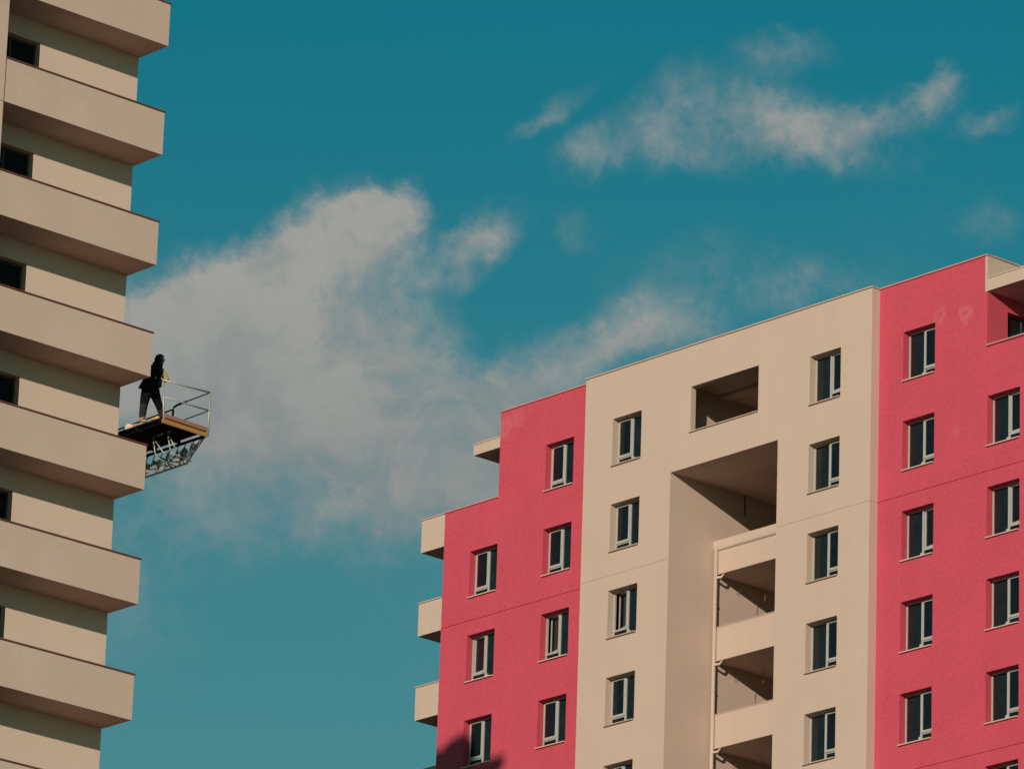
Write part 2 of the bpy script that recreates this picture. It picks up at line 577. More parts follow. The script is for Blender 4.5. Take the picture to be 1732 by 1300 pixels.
# terrace side wall on the right, with its window opening
TZ = 66.70
t = MB()
t.wall_y(0, 130.27 - YP, YBACK - YP, 63.3, TZ, [(130.27 - YP - 1, 131.9 - YP, 64.2, 65.82, 0.25)])
t.v = [(XU1 - p[1], p[0] + YP, p[2]) for p in t.v]
k0 = len(m.v)
m.v += t.v
m.f += [tuple(k0 + i for i in f) for f in t.f]
m.mi += t.mi
m.quad((XU1, YP, 63.3), (XU1, 130.27, 63.3), (XU1, 130.27, TZ), (XU1, YP, TZ))
m.quad((XU1, 130.27, 64.2), (XU1 - 0.25, 130.27, 64.2), (XU1 - 0.25, 130.27, 65.82), (XU1, 130.27, 65.82))
m.build('wall', M['pink'], pb)['label'] = 'raspberry pink rendered wings'
m = MB()
m.quad((XU1 + 0.003, YP + 0.1, TZ), (XU1 + 0.003, YBACK, TZ), (XU1 + 0.003, YBACK, Z_ROOF), (XU1 + 0.003, YP + 0.1, Z_ROOF))
m.box(XU1 - 0.10, XU1 + 0.003, YP - 0.003, YP + 0.1, TZ - 0.42, Z_ROOF)
m.build('roof_upstand', M['beige'], pb)['label'] = 'beige upper side wall above the terrace'

tf = MB()
tx = XU1 - 0.17
tf.box(tx - 0.06, tx, 130.272, 130.33, 64.21, 65.81).box(tx - 0.06, tx, 131.84, 131.898, 64.21, 65.81)
tf.box(tx - 0.06, tx, 130.33, 131.84, 65.75, 65.81).box(tx - 0.06, tx, 130.33, 131.84, 64.21, 64.28).box(tx - 0.06, tx, 131.05, 131.11, 64.28, 65.75)
tfo = tf.build('window', M['doorframe'], pb)
for a, b in ((130.33, 131.05), (131.11, 131.84)):
    MB().box(tx - 0.04, tx - 0.025, a, b, 64.28, 65.75).build('pane', M['glass2'], tfo)

# rear wall, roofs and terrace floors
m = MB()
m.quad((XL1, YBACK, 0), (XL0, YBACK, 0), (XL0, YBACK, Z_LOW), (XL1, YBACK, Z_LOW))
m.quad((XU1, YBACK, Z_LOW), (XU0, YBACK, Z_LOW), (XU0, YBACK, Z_ROOF), (XU1, YBACK, Z_ROOF))
m.quad((XU0, YP + 0.12, 67.0), (XU1, YP + 0.12, 67.0), (XU1, YBACK, 67.0), (XU0, YBACK, 67.0))
m.quad((XL0, YP + 0.1, 63.35), (XU0, YP + 0.1, 63.35), (XU0, YBACK, 63.35), (XL0, YBACK, 63.35))
m.quad((XU1, YP + 0.1, 63.35), (XL1, YP + 0.1, 63.35), (XL1, YBACK, 63.35), (XU1, YBACK, 63.35))
m.build('roof', M['beige'], pb)
# inner partitions behind the windows, so the rooms are dark and closed
m = MB()
m.quad((XL0 + 0.05, YP + 2.6, 0), (RX0 - 0.1, YP + 2.6, 0), (RX0 - 0.1, YP + 2.6, 63.2), (XL0 + 0.05, YP + 2.6, 63.2))
m.quad((XU0 + 0.05, YP + 2.6, 63.2), (RX0 - 0.1, YP + 2.6, 63.2), (RX0 - 0.1, YP + 2.6, 66.9), (XU0 + 0.05, YP + 2.6, 66.9))
m.quad((RX1 + 0.1, YP + 2.6, 0), (XU1 - 0.35, YP + 2.6, 0), (XU1 - 0.35, YP + 2.6, 66.9), (RX1 + 0.1, YP + 2.6, 66.9))
for k in range(-6, 3):
    z = 60.3 + 3 * k
    m.box((XU0 if k == 2 else XL0) + 0.05, RX0 - 0.05, YP + 0.40, YP + 2.6, z - 0.1, z + 0.1)
    m.box(RX1 + 0.05, (XU1 if k == 2 else XL1) - 0.4, YP + 0.40, YP + 2.6, z - 0.1, z + 0.1)
m.build('partition', M['interior'], pb)
# the room behind the wide roof opening
m = MB()
m.quad((OPX0 - 0.8, YB + 0.22, 66.42), (OPX1 + 0.85, YB + 0.22, 66.42), (OPX1 + 0.85, YB + 5, 66.42), (OPX0 - 0.8, YB + 5, 66.42))
m.quad((OPX0 - 0.8, YB + 5, 63.4), (OPX1 + 0.85, YB + 5, 63.4), (OPX1 + 0.85, YB + 5, 66.42), (OPX0 - 0.8, YB + 5, 66.42))
m.quad((OPX0 - 0.8, YB + 0.22, 63.4), (OPX0 - 0.8, YB + 5, 63.4), (OPX0 - 0.8, YB + 5, 66.42), (OPX0 - 0.8, YB + 0.22, 66.42))
m.quad((OPX1 + 0.85, YB + 0.22, 63.4), (OPX1 + 0.85, YB + 5, 63.4), (OPX1 + 0.85, YB + 5, 66.42), (OPX1 + 0.85, YB + 0.22, 66.42))
m.quad((OPX0 - 0.8, YB + 0.22, 63.5), (OPX1 + 0.85, YB + 0.22, 63.5), (OPX1 + 0.85, YB + 5, 63.5), (OPX0 - 0.8, YB + 5, 63.5))
m.quad((OPX0 - 0.8, YB + 0.219, OPZ1), (OPX1 + 0.85, YB + 0.219, OPZ1), (OPX1 + 0.85, YB + 0.219, 66.42), (OPX0 - 0.8, YB + 0.219, 66.42))
m.box(OPX0 - 0.79, OPX1 + 0.84, YB + 2.0, YB + 2.4, 66.32, 66.419)
m.build('roof_room', M['beige'], pb)
# copings
def coping_y(x0, x1, y, ztop, mat, name='coping', depth=0.28, over=0.045, th=0.045):
    mb = MB().box(x0, x1, y - over, y + depth, ztop - th, ztop)
    return mb.build(name, mat, pb)


coping_y(XB0 - 0.03, XB1 + 0.03, YB, Z_ROOF + 0.045, M['coping'])
coping_y(XU0 - 0.03, XB0 - 0.035, YP, Z_ROOF + 0.042, M['pink_coping'])
coping_y(XB1 + 0.035, XU1 + 0.03, YP, Z_ROOF + 0.042, M['pink_coping'])
coping_y(XL0 + 0.0, XU0 - 0.01, YP, Z_LOW + 0.045, M['pink_coping'])
coping_y(XU1 + 0.01, XL1, YP, Z_LOW + 0.045, M['pink_coping'], over=0.07)
MB().box(XU1 - 0.25, XU1 + 0.045, YP + 0.285, YBACK, Z_ROOF + 0.003, Z_ROOF + 0.045).build('coping', M['coping'], pb)
MB().box(XB1 - 0.2, XB1 + 0.03, YB + 0.285, YP + 0.0, Z_ROOF + 0.0, Z_ROOF + 0.044).build('coping', M['coping'], pb)
MB().box(OPX0 - 0.03, OPX1 + 0.0, YB - 0.06, YB + 0.20, OPZ0, OPZ0 + 0.03).build('sill', M['coping'], pb)
MB().box(XL0 + 0.02, XL0 + 0.2, YP + 0.3, YBACK, Z_LOW, Z_LOW + 0.04).build('coping', M['pink_coping'], pb)

# roof canopies over the two terraces
MB().box(-147.55, XU0 - 0.003, YP - 0.01, YP + 3.2, 66.23, 66.60).box(-147.57, XU0 - 0.004, YP - 0.035, YP + 3.2, 66.602, 66.64).build('canopy', M['beige'], pb)
MB().box(XU1 + 0.006, -120.60, YP - 0.01, YP + 3.4, 66.28, 66.69).box(XU1 + 0.006, -120.58, YP - 0.035, YP + 3.4, 66.692, 66.73).build('canopy', M['beige'], pb)

# end balconies
def end_balcony(x0, x1, ztop):
    b_ = MB()
    zb = ztop - 1.20
    b_.box(x0, x1, YP + 0.012, YP + 0.14, zb, ztop - 0.04)
    outer = x0 if x0 < XC else x1
    a, c = (outer, outer + 0.13) if x0 < XC else (outer - 0.13, outer)
    b_.box(a, c, YP + 0.1402, YP + 3.0, zb, ztop - 0.04)
    b_.box(x0 + (0.1302 if x0 < XC else 0), x1 - (0 if x0 < XC else 0.1302), YP + 0.1402, YP + 3.0, zb + 0.001, zb + 0.2)
    o = b_.build('balcony', M['beige'], pb)
    MB().box(x0 - 0.03, x1 + 0.0, YP - 0.025, YP + 0.16, ztop - 0.038, ztop).build('coping', M['coping'], o)
    return o


for k in range(0, -5, -1):
    end_balcony(-150.15, XL0 - 0.004, 64.47 + 3 * k)
    end_balcony(XL1 + 0.004, -119.41, 64.47 + 3 * k)

# loggia parapets inside the recess
PT = [61.38 - 2.98 * i for i in range(5)]
for i, zt in enumerate(PT):
    zb = zt - 1.17
    o = MB().box(RX0 + 0.002, RX1 - 0.002, YPAR, YPAR + 0.14, zb, zt - 0.03).box(RX0 + 0.002, RX1 - 0.002, YPAR + 0.1405, YREC - 0.002, zb + 0.001, zb + 0.2).build('loggia_parapet', M['beige'], pb)
    if i == 0:
        cp_ = MB()
        # rounded cornice along the topmost parapet
        ys = [(YPAR, zt - 0.36), (YPAR - 0.03, zt - 0.36), (YPAR - 0.06, zt - 0.335), (YPAR - 0.078, zt - 0.30), (YPAR - 0.085, zt - 0.25), (YPAR - 0.085, zt - 0.02), (YPAR, zt)]
        for (ya, za), (yb_, zb2) in zip(ys, ys[1:]):
            cp_.quad((RX0 + 0.003, ya, za), (RX1 - 0.003, ya, za), (RX1 - 0.003, yb_, zb2), (RX0 + 0.003, yb_, zb2))
        cp_.box(RX0 + 0.003, RX1 - 0.003, YPAR + 0.0, YPAR + 0.16, zt - 0.028, zt + 0.002)
        cp_.build('cornice', M['pipe'], o)
    else:
        MB().box(RX0 + 0.003, RX1 - 0.003, YPAR - 0.02, YPAR + 0.16, zt - 0.029, zt).build('coping', M['coping'], o)

# rain pipe down the recess corner with a bent branch at each loggia
px, py = RX0 + 0.12, YPAR - 0.075
o = MB().tube([(px, py, 61.05), (px, py, 40), (px, py, 0.1)], 0.065, 12).build('rain_pipe', M['pipe'], pb, smooth=True)
for i, zt in enumerate(PT):
    zc = zt - 1.17 - 0.13
    MB().tube([(px, py, zc - 0.18), (px + 0.03, py - 0.01, zc - 0.04), (px + 0.09, py + 0.02, zc), (px + 0.22, py + 0.06, zc - 0.005), (px + 0.26, py + 0.09, zc + 0.05), (px + 0.265, py + 0.11, zc + 0.13)], 0.045, 10).build('pipe_branch', M['pipe'], o, smooth=True)
    MB().tube([(px, py, zc - 0.9), (px, py, zc - 0.84)], 0.08, 12).build('pipe_collar', M['pipe'], o, smooth=True)

# loose cables hanging from the loggia ceilings
def cable(x, y, z, ln, loop, seed):
    rnd = random.Random(seed)
    pts = []
    n = 16
    for i in range(n + 1):
        tt = i / n
        pts.append((x + rnd.uniform(-0.012, 0.012), y + 0.02 * math.sin(9 * tt), z - ln * tt))
    ex, ey, ez = pts[-1]
    for i in range(1, 14):
        an = i / 13 * 2 * math.pi * 1.1
        pts.append((ex + loop * 0.8 * math.sin(an) * 0.7, ey + 0.01 * i / 13, ez - loop * (1 - math.cos(an))))
    MB().tube(pts, 0.0075, 5).build('cable', M['wire'], pb, smooth=True)


for i in range(1, 5):
    zt = PT[i - 1] - 1.17
    cable(RX0 + 0.85, YPAR + 1.5, zt, 0.42 + 0.15 * (i % 2), 0.06, 20 + i)
    cable(RX0 + 0.06, YPAR + 1.9, zt - 0.5, 0.5 + 0.2 * (i % 2), 0.10, 40 + i)
    cable(RX0 + 0.05, YPAR + 1.0, zt - 0.08, 0.18, 0.08, 60 + i)
# conduit drop in the topmost terrace cheek
MB().tube([(RX0 + 0.03, YB + 3.4, RZ), (RX0 + 0.03, YB + 3.42, RZ - 0.7)], 0.02, 6).build('conduit', M['black_steel'], pb)


# windows ----------------------------------------------------------
def window_meshes(side):
    """local frame: x across, y into the wall, z up from the opening's bottom; side is where the opening sash is"""
    fr = MB()
    a, b = -WW / 2, WW / 2
    y0, y1 = WD, WD + 0.07
    w = 0.05
    fr.box(a, a + w, y0, y1, 0, WH)
    fr.box(b - w, b, y0, y1, 0, WH)
    fr.box(a + w, b - w, y0, y1, 0, w)
    fr.box(a + w, b - w, y0, y1, WH - w, WH)
    fr.box(-0.035, 0.035, y0 - 0.006, y1, w, WH - w)
    s0, s1 = (a + w, -0.035) if side < 0 else (0.035, b - w)
    fr.box(s0, s1, y0 + 0.004, y1 - 0.004, 0.30, 0.36)
    f0, f1 = (a + w, -0.035) if side > 0 else (0.035, b - w)
    hinge = s0 if side < 0 else s1
    # opening sash, relative to its hinge
    sa = MB()
    w2 = 0.058
    z0, z1 = 0.345, WH - w + 0.012
    yy0, yy1 = -0.026, 0.03
    q0, q1 = s0 - 0.012 - hinge, s1 + 0.012 - hinge
    sa.box(q0, q0 + w2, yy0, yy1, z0, z1)
    sa.box(q1 - w2, q1, yy0, yy1, z0, z1)
    sa.box(q0 + w2, q1 - w2, yy0, yy1, z0, z0 + w2 + 0.02)
    sa.box(q0 + w2, q1 - w2, yy0, yy1, z1 - w2, z1)
    sp = MB().box(q0 + w2 - 0.004, q1 - w2 + 0.004, -0.004, 0.008, z0 + w2 + 0.016, z1 - w2 + 0.004)
    lp = MB().box(s0 - 0.004, s1 + 0.004, y0 + 0.03, y0 + 0.042, w - 0.004, 0.304)
    fp = MB().box(f0 - 0.004, f1 + 0.004, y0 + 0.03, y0 + 0.042, w - 0.004, WH - w + 0.004)
    si = MB().box(a + 0.001, b - 0.001, -0.075, WD - 0.002, 0.002, 0.032)
    hd = MB()
    hx = (q1 - 0.035) if side < 0 else (q0 + 0.035)
    hd.box(hx - 0.012, hx + 0.012, -0.06, -0.026, 0.95, 1.08)
    st = MB()
    c0 = 0.035 + 0.002 if side < 0 else -0.037
    sg = -1 if side > 0 else 1
    st.box(min(c0, c0 + sg * 0.075), max(c0, c0 + sg * 0.075), y0 - 0.004, y0 + 0.028, w + 0.001, w + 0.20)
    return dict(frame=fr.mesh('window', M['upvc']), sash=sa.mesh('sash', M['upvc']), sash_pane=sp.mesh('pane', M['glass']),
                low_pane=lp.mesh('pane', M['glass']), fixed_pane=fp.mesh('pane', M['glass2']), sill=si.mesh('sill', M['sill']),
                stay=st.mesh('stay', M['upvc']), hinge=hinge)


WMESH = {-1: window_meshes(-1), 1: window_meshes(1)}
SILL_BEIGE = WMESH[1]['sill'].copy()
SILL_BEIGE.materials[0] = M['coping']
OPEN = {('A', -1): 19, ('C', -1): 17, ('D', -1): 9, ('C', 1): 2, ('B', 1): -6, ('E', -1): -7, ('F', 0): -5, ('F', -1): -7, ('B', 0): 0}
for n, cx, yf, rows, side in columns:
    ms = WMESH[side]
    for k in rows:
        z = sill0 + 3 * k
        wd = place('window', ms['frame'], pb, Vector((cx, yf, z)) - world_loc(pb))
        ang = math.radians(OPEN.get((n, k), random.choice((0, 0, 0, 1.5))))
        hl = (ms['hinge'], WD + 0.0, 0)
        if side < 0 and ang > 0.02:        # opened inwards, hung on the mullion
            ang = -ang
            hm_ = Vector((-0.035, WD, 0))
            hl = hm_ + Matrix.Rotation(ang, 3, 'Z') @ (Vector(hl) - hm_)
        place('sash', ms['sash'], wd, hl, ang)
        place('pane', ms['sash_pane'], wd, hl, ang)
        place('pane', ms['low_pane'], wd, (0, 0, 0))
        place('pane', ms['fixed_pane'], wd, (0, 0, 0))
        place('sill', SILL_BEIGE if n in 'AB' else ms['sill'], wd, (0, 0, 0))
        if (n in 'EF') or (n in 'AD' and k % 2):
            place('stay', ms['stay'], wd, (0, 0, 0))

# ------------------------------------------------------------------ cream tower with balconies
XF, XW = -113.55, -114.72
YE = 88.55
YPIER = 83.43
Z_TOP = 65.0
tw = thing('apartment_tower', 'cream apartment tower with a stack of long solid balconies, cut by the left edge', 'building', (-124, 76, 0))
KS = list(range(2, -9, -1))
DY0, DY1 = 83.75, 85.375
dh = [(DY0, DY1, 56.98 + 3 * k, 59.2 + 3 * (k), 0.26) for k in range(1, -10, -1)]
t = MB()
t.wall_y(0, YPIER, YE, 0, Z_TOP, dh)
t.swap(lambda p: (XW - p[1], p[0], p[2]))
t.quad((XW, YE, 0), (-136, YE, 0), (-136, YE, Z_TOP), (XW, YE, Z_TOP))
t.quad((-136, 60, 0), (-136, YE, 0), (-136, YE, Z_TOP), (-136, 60, Z_TOP))
t.quad((-136, 60, 0), (XF, 60, 0), (XF, 60, Z_TOP), (-136, 60, Z_TOP))
t.quad((-136, 60, 64.5), (XW, 60, 64.5), (XW, YE, 64.5), (-136, YE, 64.5))
t.build('wall', M['cream_wall'], tw)
# projecting pier that the balconies run into
t = MB()
zz = [0] + [56.72 + 3 * k for k in range(-9, 3)] + [Z_TOP]
for a, b in zip(zz, zz[1:]):
    t.box(XW - 0.6, XF + 0.03, 60.01, YPIER, a + 0.02, b)
t.box(XW - 0.59, XF + 0.0, 60.02, YPIER - 0.03, 0, Z_TOP - 0.01)
t.build('pier', M['cream'], tw)
MB().box(-136, XW + 0.3, 59.9, YE + 0.03, Z_TOP + 0.001, Z_TOP + 0.05).build('coping', M['brown_coping'], tw)

bal = MB()
ZB = 0.0
bal.box(XF - 0.13, XF, YPIER + 0.02, YE + 0.03, ZB, ZB + 1.16)
bal.box(XW + 0.002, XF - 0.1302, YE - 0.10, YE + 0.029, ZB, ZB + 1.16)
bal.box(XW + 0.002, XF - 0.1302, YPIER + 0.02, YE - 0.1002, ZB + 0.001, ZB + 0.20)
bal_me = bal.mesh('balcony', M['cream'], (XF, YE, 0))
cap = MB()
cap.box(XF - 0.155, XF + 0.03, YPIER + 0.021, YE + 0.055, 1.161, 1.195)
cap.box(XW + 0.003, XF - 0.1551, YE - 0.125, YE + 0.054, 1.161, 1.194)
cap_me = cap.mesh('coping', M['brown_coping'], (XF, YE, 0))
fr = MB()
fx = XW - 0.2
fr.box(fx - 0.06, fx, DY1 - 0.07, DY1, 0, 2.22)
fr.box(fx - 0.06, fx, DY0, DY0 + 0.07, 0, 2.22)
fr.box(fx - 0.06, fx, DY0 + 0.07, DY1 - 0.07, 2.15, 2.22)
fr.box(fx - 0.06, fx, DY0 + 0.07, DY1 - 0.07, 0, 0.10)
fr.box(fx - 0.06, fx, (DY0 + DY1) / 2 - 0.04, (DY0 + DY1) / 2 + 0.04, 0.10, 2.15)
fr_me = fr.mesh('balcony_door', M['doorframe'], (fx, DY0, 0))
pn_me = [MB().box(fx - 0.04, fx - 0.028, a, b, 0.10, 2.15).mesh('pane', M['door_glass'], (fx, DY0, 0))
         for a, b in ((DY0 + 0.07, (DY0 + DY1) / 2 - 0.04), ((DY0 + DY1) / 2 + 0.04, DY1 - 0.07))]
for k in KS:
    zb = 56.75 + 3 * k
    bo = place('balcony', bal_me, tw, Vector((XF, YE, zb)) - world_loc(tw))
    place('coping', cap_me, bo, (0, 0, 0))
    if k < 2:
        do = place('balcony_door', fr_me, tw, Vector((fx, DY0, zb + 0.23)) - world_loc(tw))
        for pm in pn_me:
            place('pane', pm, do, (0, 0, 0))

# machine room on the tower's roof, above the picture; its shadow lands on the pink wing
t = MB()
t.box(-133, -119.8, 74, 86.6, 64.52, 67.86)
t.box(-133.3, -119.0, 73.7, 87.0, 67.861, 68.33)
t.box(-132, -120.5, 76, 86.98, 68.331, 69.10)
t.tube([(-121.0, 86.4, 69.1), (-121.0, 86.4, 69.45)], 0.55, 16)
t.build('machine_room', M['cream'], tw)

# ------------------------------------------------------------------ work platform hung at the tower's end wall
PX1, PX0 = -113.40, -118.6          # right end, hidden left end
PY0, PY1 = 88.92, 90.37
PZ = 49.74                           # deck surface
wp = thing('work_platform', 'mast climbing work platform with timber end boards and thin guard rails beside the cream tower', 'work platform', (-116, 89.6, 0))
# deck planks run along the platform
npl = 6
pw = (PY1 - PY0) / npl
for i in range(npl):
    a = PY0 + i * pw
    MB().box(PX0, PX1 - random.uniform(0, 0.05), a + 0.006, a + pw - 0.006, PZ - 0.045 + random.uniform(-0.008, 0.008), PZ + random.uniform(-0.006, 0.004)).build('plank', M['dark_deck'], wp)
jo = MB()
for i in range(6):
    x = PX1 - 0.12 - i * 0.95
    jo.box(x - 0.035, x + 0.035, PY0 + 0.01, PY1 - 0.01, PZ - 0.13, PZ - 0.056)
jo.box(PX0, PX1 - 0.02, PY0 + 0.04, PY0 + 0.09, PZ - 0.15, PZ - 0.131)
jo.box(PX0, PX1 - 0.02, PY1 - 0.05, PY1, PZ - 0.19, PZ - 0.131)
jo.build('joist_frame', M['dark_deck'], wp)
# two boards across the right end
bd = MB().box(PX1 + 0.002, PX1 + 0.04, PY0 + 0.03, PY1 + 0.05, PZ - 0.022, PZ + 0.085)
bd.v = [(p[0], p[1], p[2] - 0.02 * (p[1] - PY0)) for p in bd.v]
bd.build('board', M['pink_board'], wp)
bd = MB().box(PX1 + 0.006, PX1 + 0.05, PY0 - 0.02, PY1 - 0.02, PZ - 0.175, PZ - 0.062)
bd.v = [(p[0], p[1], p[2] - 0.02 * (p[1] - PY0)) for p in bd.v]
bd.build('board', M['orange_board'], wp)
# posts and rails of the end guard
RT = PZ + 1.0
for y in (PY0 + 0.03, PY1 + 0.02):
    MB().tube([(PX1 + 0.03 - (0.12 if y < 89 else 0.0), y, RT), (PX1 + 0.03, y, PZ - 0.16)], 0.025, 8).build('post', M['steel'], wp, smooth=True)
MB().tube([(PX1 - 0.09, PY0 + 0.03, RT - 0.0), (PX1 + 0.03, PY1 + 0.02, RT - 0.0)], 0.024, 8).build('rail', M['steel'], wp, smooth=True)
MB().tube([(PX1 - 0.03, PY0 + 0.03, PZ + 0.53), (PX1 + 0.03, PY1 + 0.02, PZ + 0.52)], 0.020, 8).build('rail', M['steel'], wp, smooth=True)
# far side guard: two short rails, then a dark blue cranked tube
MB().tube([(PX1 + 0.03, PY1 + 0.02, RT), (PX1 - 0.95, PY1 + 0.02, RT - 0.02)], 0.018, 8).build('rail', M['black_steel'], wp, smooth=True)
MB().tube([(PX1 + 0.03, PY1 + 0.02, PZ + 0.52), (PX1 - 0.95, PY1 + 0.02, PZ + 0.50)], 0.016, 8).build('rail', M['black_steel'], wp, smooth=True)
MB().tube([(PX1 - 0.95, PY1 + 0.02, RT - 0.02), (PX1 - 1.30, PY1 + 0.02, RT - 0.03), (PX1 - 1.42, PY1 + 0.02, RT - 0.06), (PX1 - 1.45, PY1 + 0.02, RT - 0.14), (PX1 - 1.45, PY1 + 0.02, PZ + 0.0)], 0.030, 10).build('rail', M['blue_steel'], wp, smooth=True)
MB().tube([(PX1 - 1.45, PY1 + 0.02, RT - 0.11), (PX0 + 0.2, PY1 + 0.02, RT - 0.17)], 0.022, 8).build('rail', M['blue_steel'], wp, smooth=True)
MB().tube([(PX0 + 0.2, PY1 + 0.02, RT), (PX0 + 0.2, PY1 + 0.02, PZ - 0.15)], 0.022, 8).build('post', M['blue_steel'], wp, smooth=True)
# lattice girder under the far edge
GZ = PZ - 0.72
CR = -114.15
MB().tube([(CR, PY1, GZ), (PX0, PY1, GZ - 0.02)], 0.026, 8).build('chord', M['black_steel'], wp, smooth=True)
webs = [((CR, GZ), (PX1 - 0.05, PZ - 0.16))]
x = CR
while x > PX0 + 0.5:
    webs += [((x - 0.04, GZ), (x + 0.26, PZ - 0.16)), ((x - 0.34, GZ), (x - 0.08, PZ - 0.16))]
    x -= 0.62
for (xa, za), (xb, zb) in webs:
    MB().tube([(xa, PY1, za), (xb, PY1, zb)], 0.014, 6).build('web', M['black_steel'] if random.random() < 0.45 else M['steel'], wp, smooth=True)
# pale struts bracing the deck from below
for a, b, top in (((-114.614, 89.6), (-114.45, 89.6), True), ((-114.019, 89.6), (-113.86, 89.6), False)):
    p0 = (a[0], a[1], PZ - 0.12)
    MB().tube([p0, (b[0], a[1], GZ + 0.03)], 0.018, 6).build('strut', M['steel'], wp, smooth=True)
    MB().tube([p0, (b[0] + 0.34 if top else b[0] + 0.16, a[1] + 0.0, GZ + (0.05 if top else 0.14))], 0.018, 6).build('strut', M['steel'], wp, smooth=True)
    MB().tube([p0, (a[0] + 0.43 if top else a[0] + 0.12, a[1], PZ - 0.10)], 0.016, 6).build('strut', M['steel'], wp, smooth=True)
    MB().tube([(b[0], a[1], GZ + 0.03), (b[0] - 0.1, PY1, GZ)], 0.014, 6).build('strut', M['steel'], wp, smooth=True)


def net_mat():
    m_, T, b = new_mat('torn_safety_net')
    pos = world_pos(T)
    T.plug(b.inputs['Base Color'], T.mix(T.noise(pos, 6.0, 4, 0.6).outputs[0], (0.16, 0.19, 0.20, 1), (0.40, 0.40, 0.39, 1)))
    b.inputs['Roughness'].default_value = 0.8
    a = T.maprange(T.noise(pos, 9.0, 4, 0.65, 0.5).outputs[0], 0.32, 0.52, 0.45, 1.0)
    T.plug(b.inputs['Alpha'], a)
    return m_


# sagging torn net between the chord and the deck
nt = MB()
nx, nzv = 46, 8
xa, xb = CR + 0.55, -116.6
rnd = random.Random(3)
grid = []
for i in range(nx + 1):
    col_ = []
    x = xa + (xb - xa) * i / nx
    topf = 0.72 + 0.22 * math.sin(i * 1.3) * rnd.uniform(0.3, 1) + rnd.uniform(-0.12, 0.12)
    zlow = GZ + max(0.0, (x - CR)) * 1.0
    for j in range(nzv + 1):
        z = zlow + (PZ - 0.17 - zlow) * topf * j / nzv
        col_.append((x + rnd.uniform(-0.02, 0.02), PY1 + 0.03 + 0.05 * math.sin(i * 0.9 + j * 0.7) + rnd.uniform(-0.01, 0.01), z))
    grid.append(col_)
for i in range(nx):
    for j in range(nzv):
        if rnd.random() < 0.07:
            continue
        nt.quad(grid[i][j], grid[i + 1][j], grid[i + 1][j + 1], grid[i][j + 1])
nt.build('net', net_mat(), wp)
# lattice mast behind the end wall that carries the platform
ms_ = MB()
for dx in (-0.3, 0.3):
    for dy in (0.15, 0.75):
        ms_.tube([(-117.4 + dx, PY0 + dy, 0.0), (-117.4 + dx, PY0 + dy, PZ - 0.2)], 0.035, 6)
z = 0.3
flip = 1
while z < PZ - 1.3:
    ms_.tube([(-117.4 - 0.3 * flip, PY0 + 0.15, z), (-117.4 + 0.3 * flip, PY0 + 0.15, z + 0.75)], 0.016, 5)
    ms_.tube([(-117.4 - 0.3 * flip, PY0 + 0.75, z), (-117.4 + 0.3 * flip, PY0 + 0.75, z + 0.75)], 0.016, 5)
    z += 0.75
    flip = -flip
ms_.build('mast', M['steel'], wp)


# things lying on the deck
def lump(name, c, size, mat, seed, parent=None, amp=0.16):
    bm = bmesh.new()
    bmesh.ops.create_icosphere(bm, subdivisions=3, radius=1.0)
    rnd = random.Random(seed)
    ph = [rnd.uniform(0, 6) for _ in range(9)]
    for v in bm.verts:
        p = v.co
        s_ = 1 + amp * (math.sin(3 * p.x + ph[0]) * math.sin(2.6 * p.y + ph[1]) + 0.6 * math.sin(5 * p.z + ph[2] + 2 * p.x) + 0.4 * math.sin(7 * p.y + ph[3]))
        q = p * s_
        zz_ = q.z if q.z > -0.55 else -0.55
        v.co = (q.x * size[0], q.y * size[1], (zz_ + 0.55) * size[2])
    me = bpy.data.meshes.new(name)
    bm.to_mesh(me)
    bm.free()
    me.materials.append(mat)
    me.polygons.foreach_set('use_smooth', [True] * len(me.polygons))
    o = bpy.data.objects.new(name, me)
    COL.objects.link(o)
    o.location = c
    return o


M['sack'] = simple('dusty_white_sack', (0.62, 0.50, 0.42), 0.9, 0, 0.2, 8)
M['red_sack'] = simple('faded_pink_cloth', (0.50, 0.27, 0.22), 0.9, 0, 0.2, 8)
M['sponge'] = simple('ochre_sack', (0.55, 0.38, 0.13), 0.9, 0, 0.2, 8)
tag(lump('sack', (-114.92, 89.10, PZ + 0.003), (0.20, 0.15, 0.12), M['sack'], 1), 'bulging off-white sack lying on the platform deck left of the person', 'sack')
tag(lump('cloth', (-114.52, 89.04, PZ + 0.003), (0.17, 0.10, 0.055), M['red_sack'], 2, amp=0.25), 'crumpled pinkish cloth at the feet of the person on the platform', 'cloth')
tag(lump('mortar_bag', (-113.78, 89.02, PZ + 0.003), (0.15, 0.10, 0.065), M['sponge'], 4), 'small ochre bag by the corner post of the platform', 'bag')

# ------------------------------------------------------------------ person on the platform
AR = Vector((0.672, 0.741, 0)).normalized()      # the person faces this way, along the wall's outer edge
AB = Vector((-0.741, 0.672, 0)).normalized()
BASE = Vector((-114.13, 89.10, PZ))


def J(r, b, z):
    return BASE + AR * r + AB * b + Vector((0, 0, z))


def skin_mesh(nodes, edges, root, sub=2):
    me = bpy.data.meshes.new('tmp')
    me.from_pydata([tuple(n[0]) for n in nodes], edges, [])
    ob = bpy.data.objects.new('tmp', me)
    COL.objects.link(ob)
    sk = ob.modifiers.new('skin', 'SKIN')
    sk.use_smooth_shade = True
    for i, n in enumerate(nodes):
        sv = me.skin_vertices[0].data[i]
        rr = n[1]
        sv.radius = (rr, rr) if not isinstance(rr, tuple) else rr
        sv.use_root = (i == root)
    sb_ = ob.modifiers.new('sub', 'SUBSURF')
    sb_.levels = sub
    sb_.render_levels = sub
    dg = bpy.context.evaluated_depsgraph_get()
    out = bpy.data.meshes.new_from_object(ob.evaluated_get(dg))
    bpy.data.objects.remove(ob)
    bpy.data.meshes.remove(me)
    return out


nodes, edges, names = [], [], {}


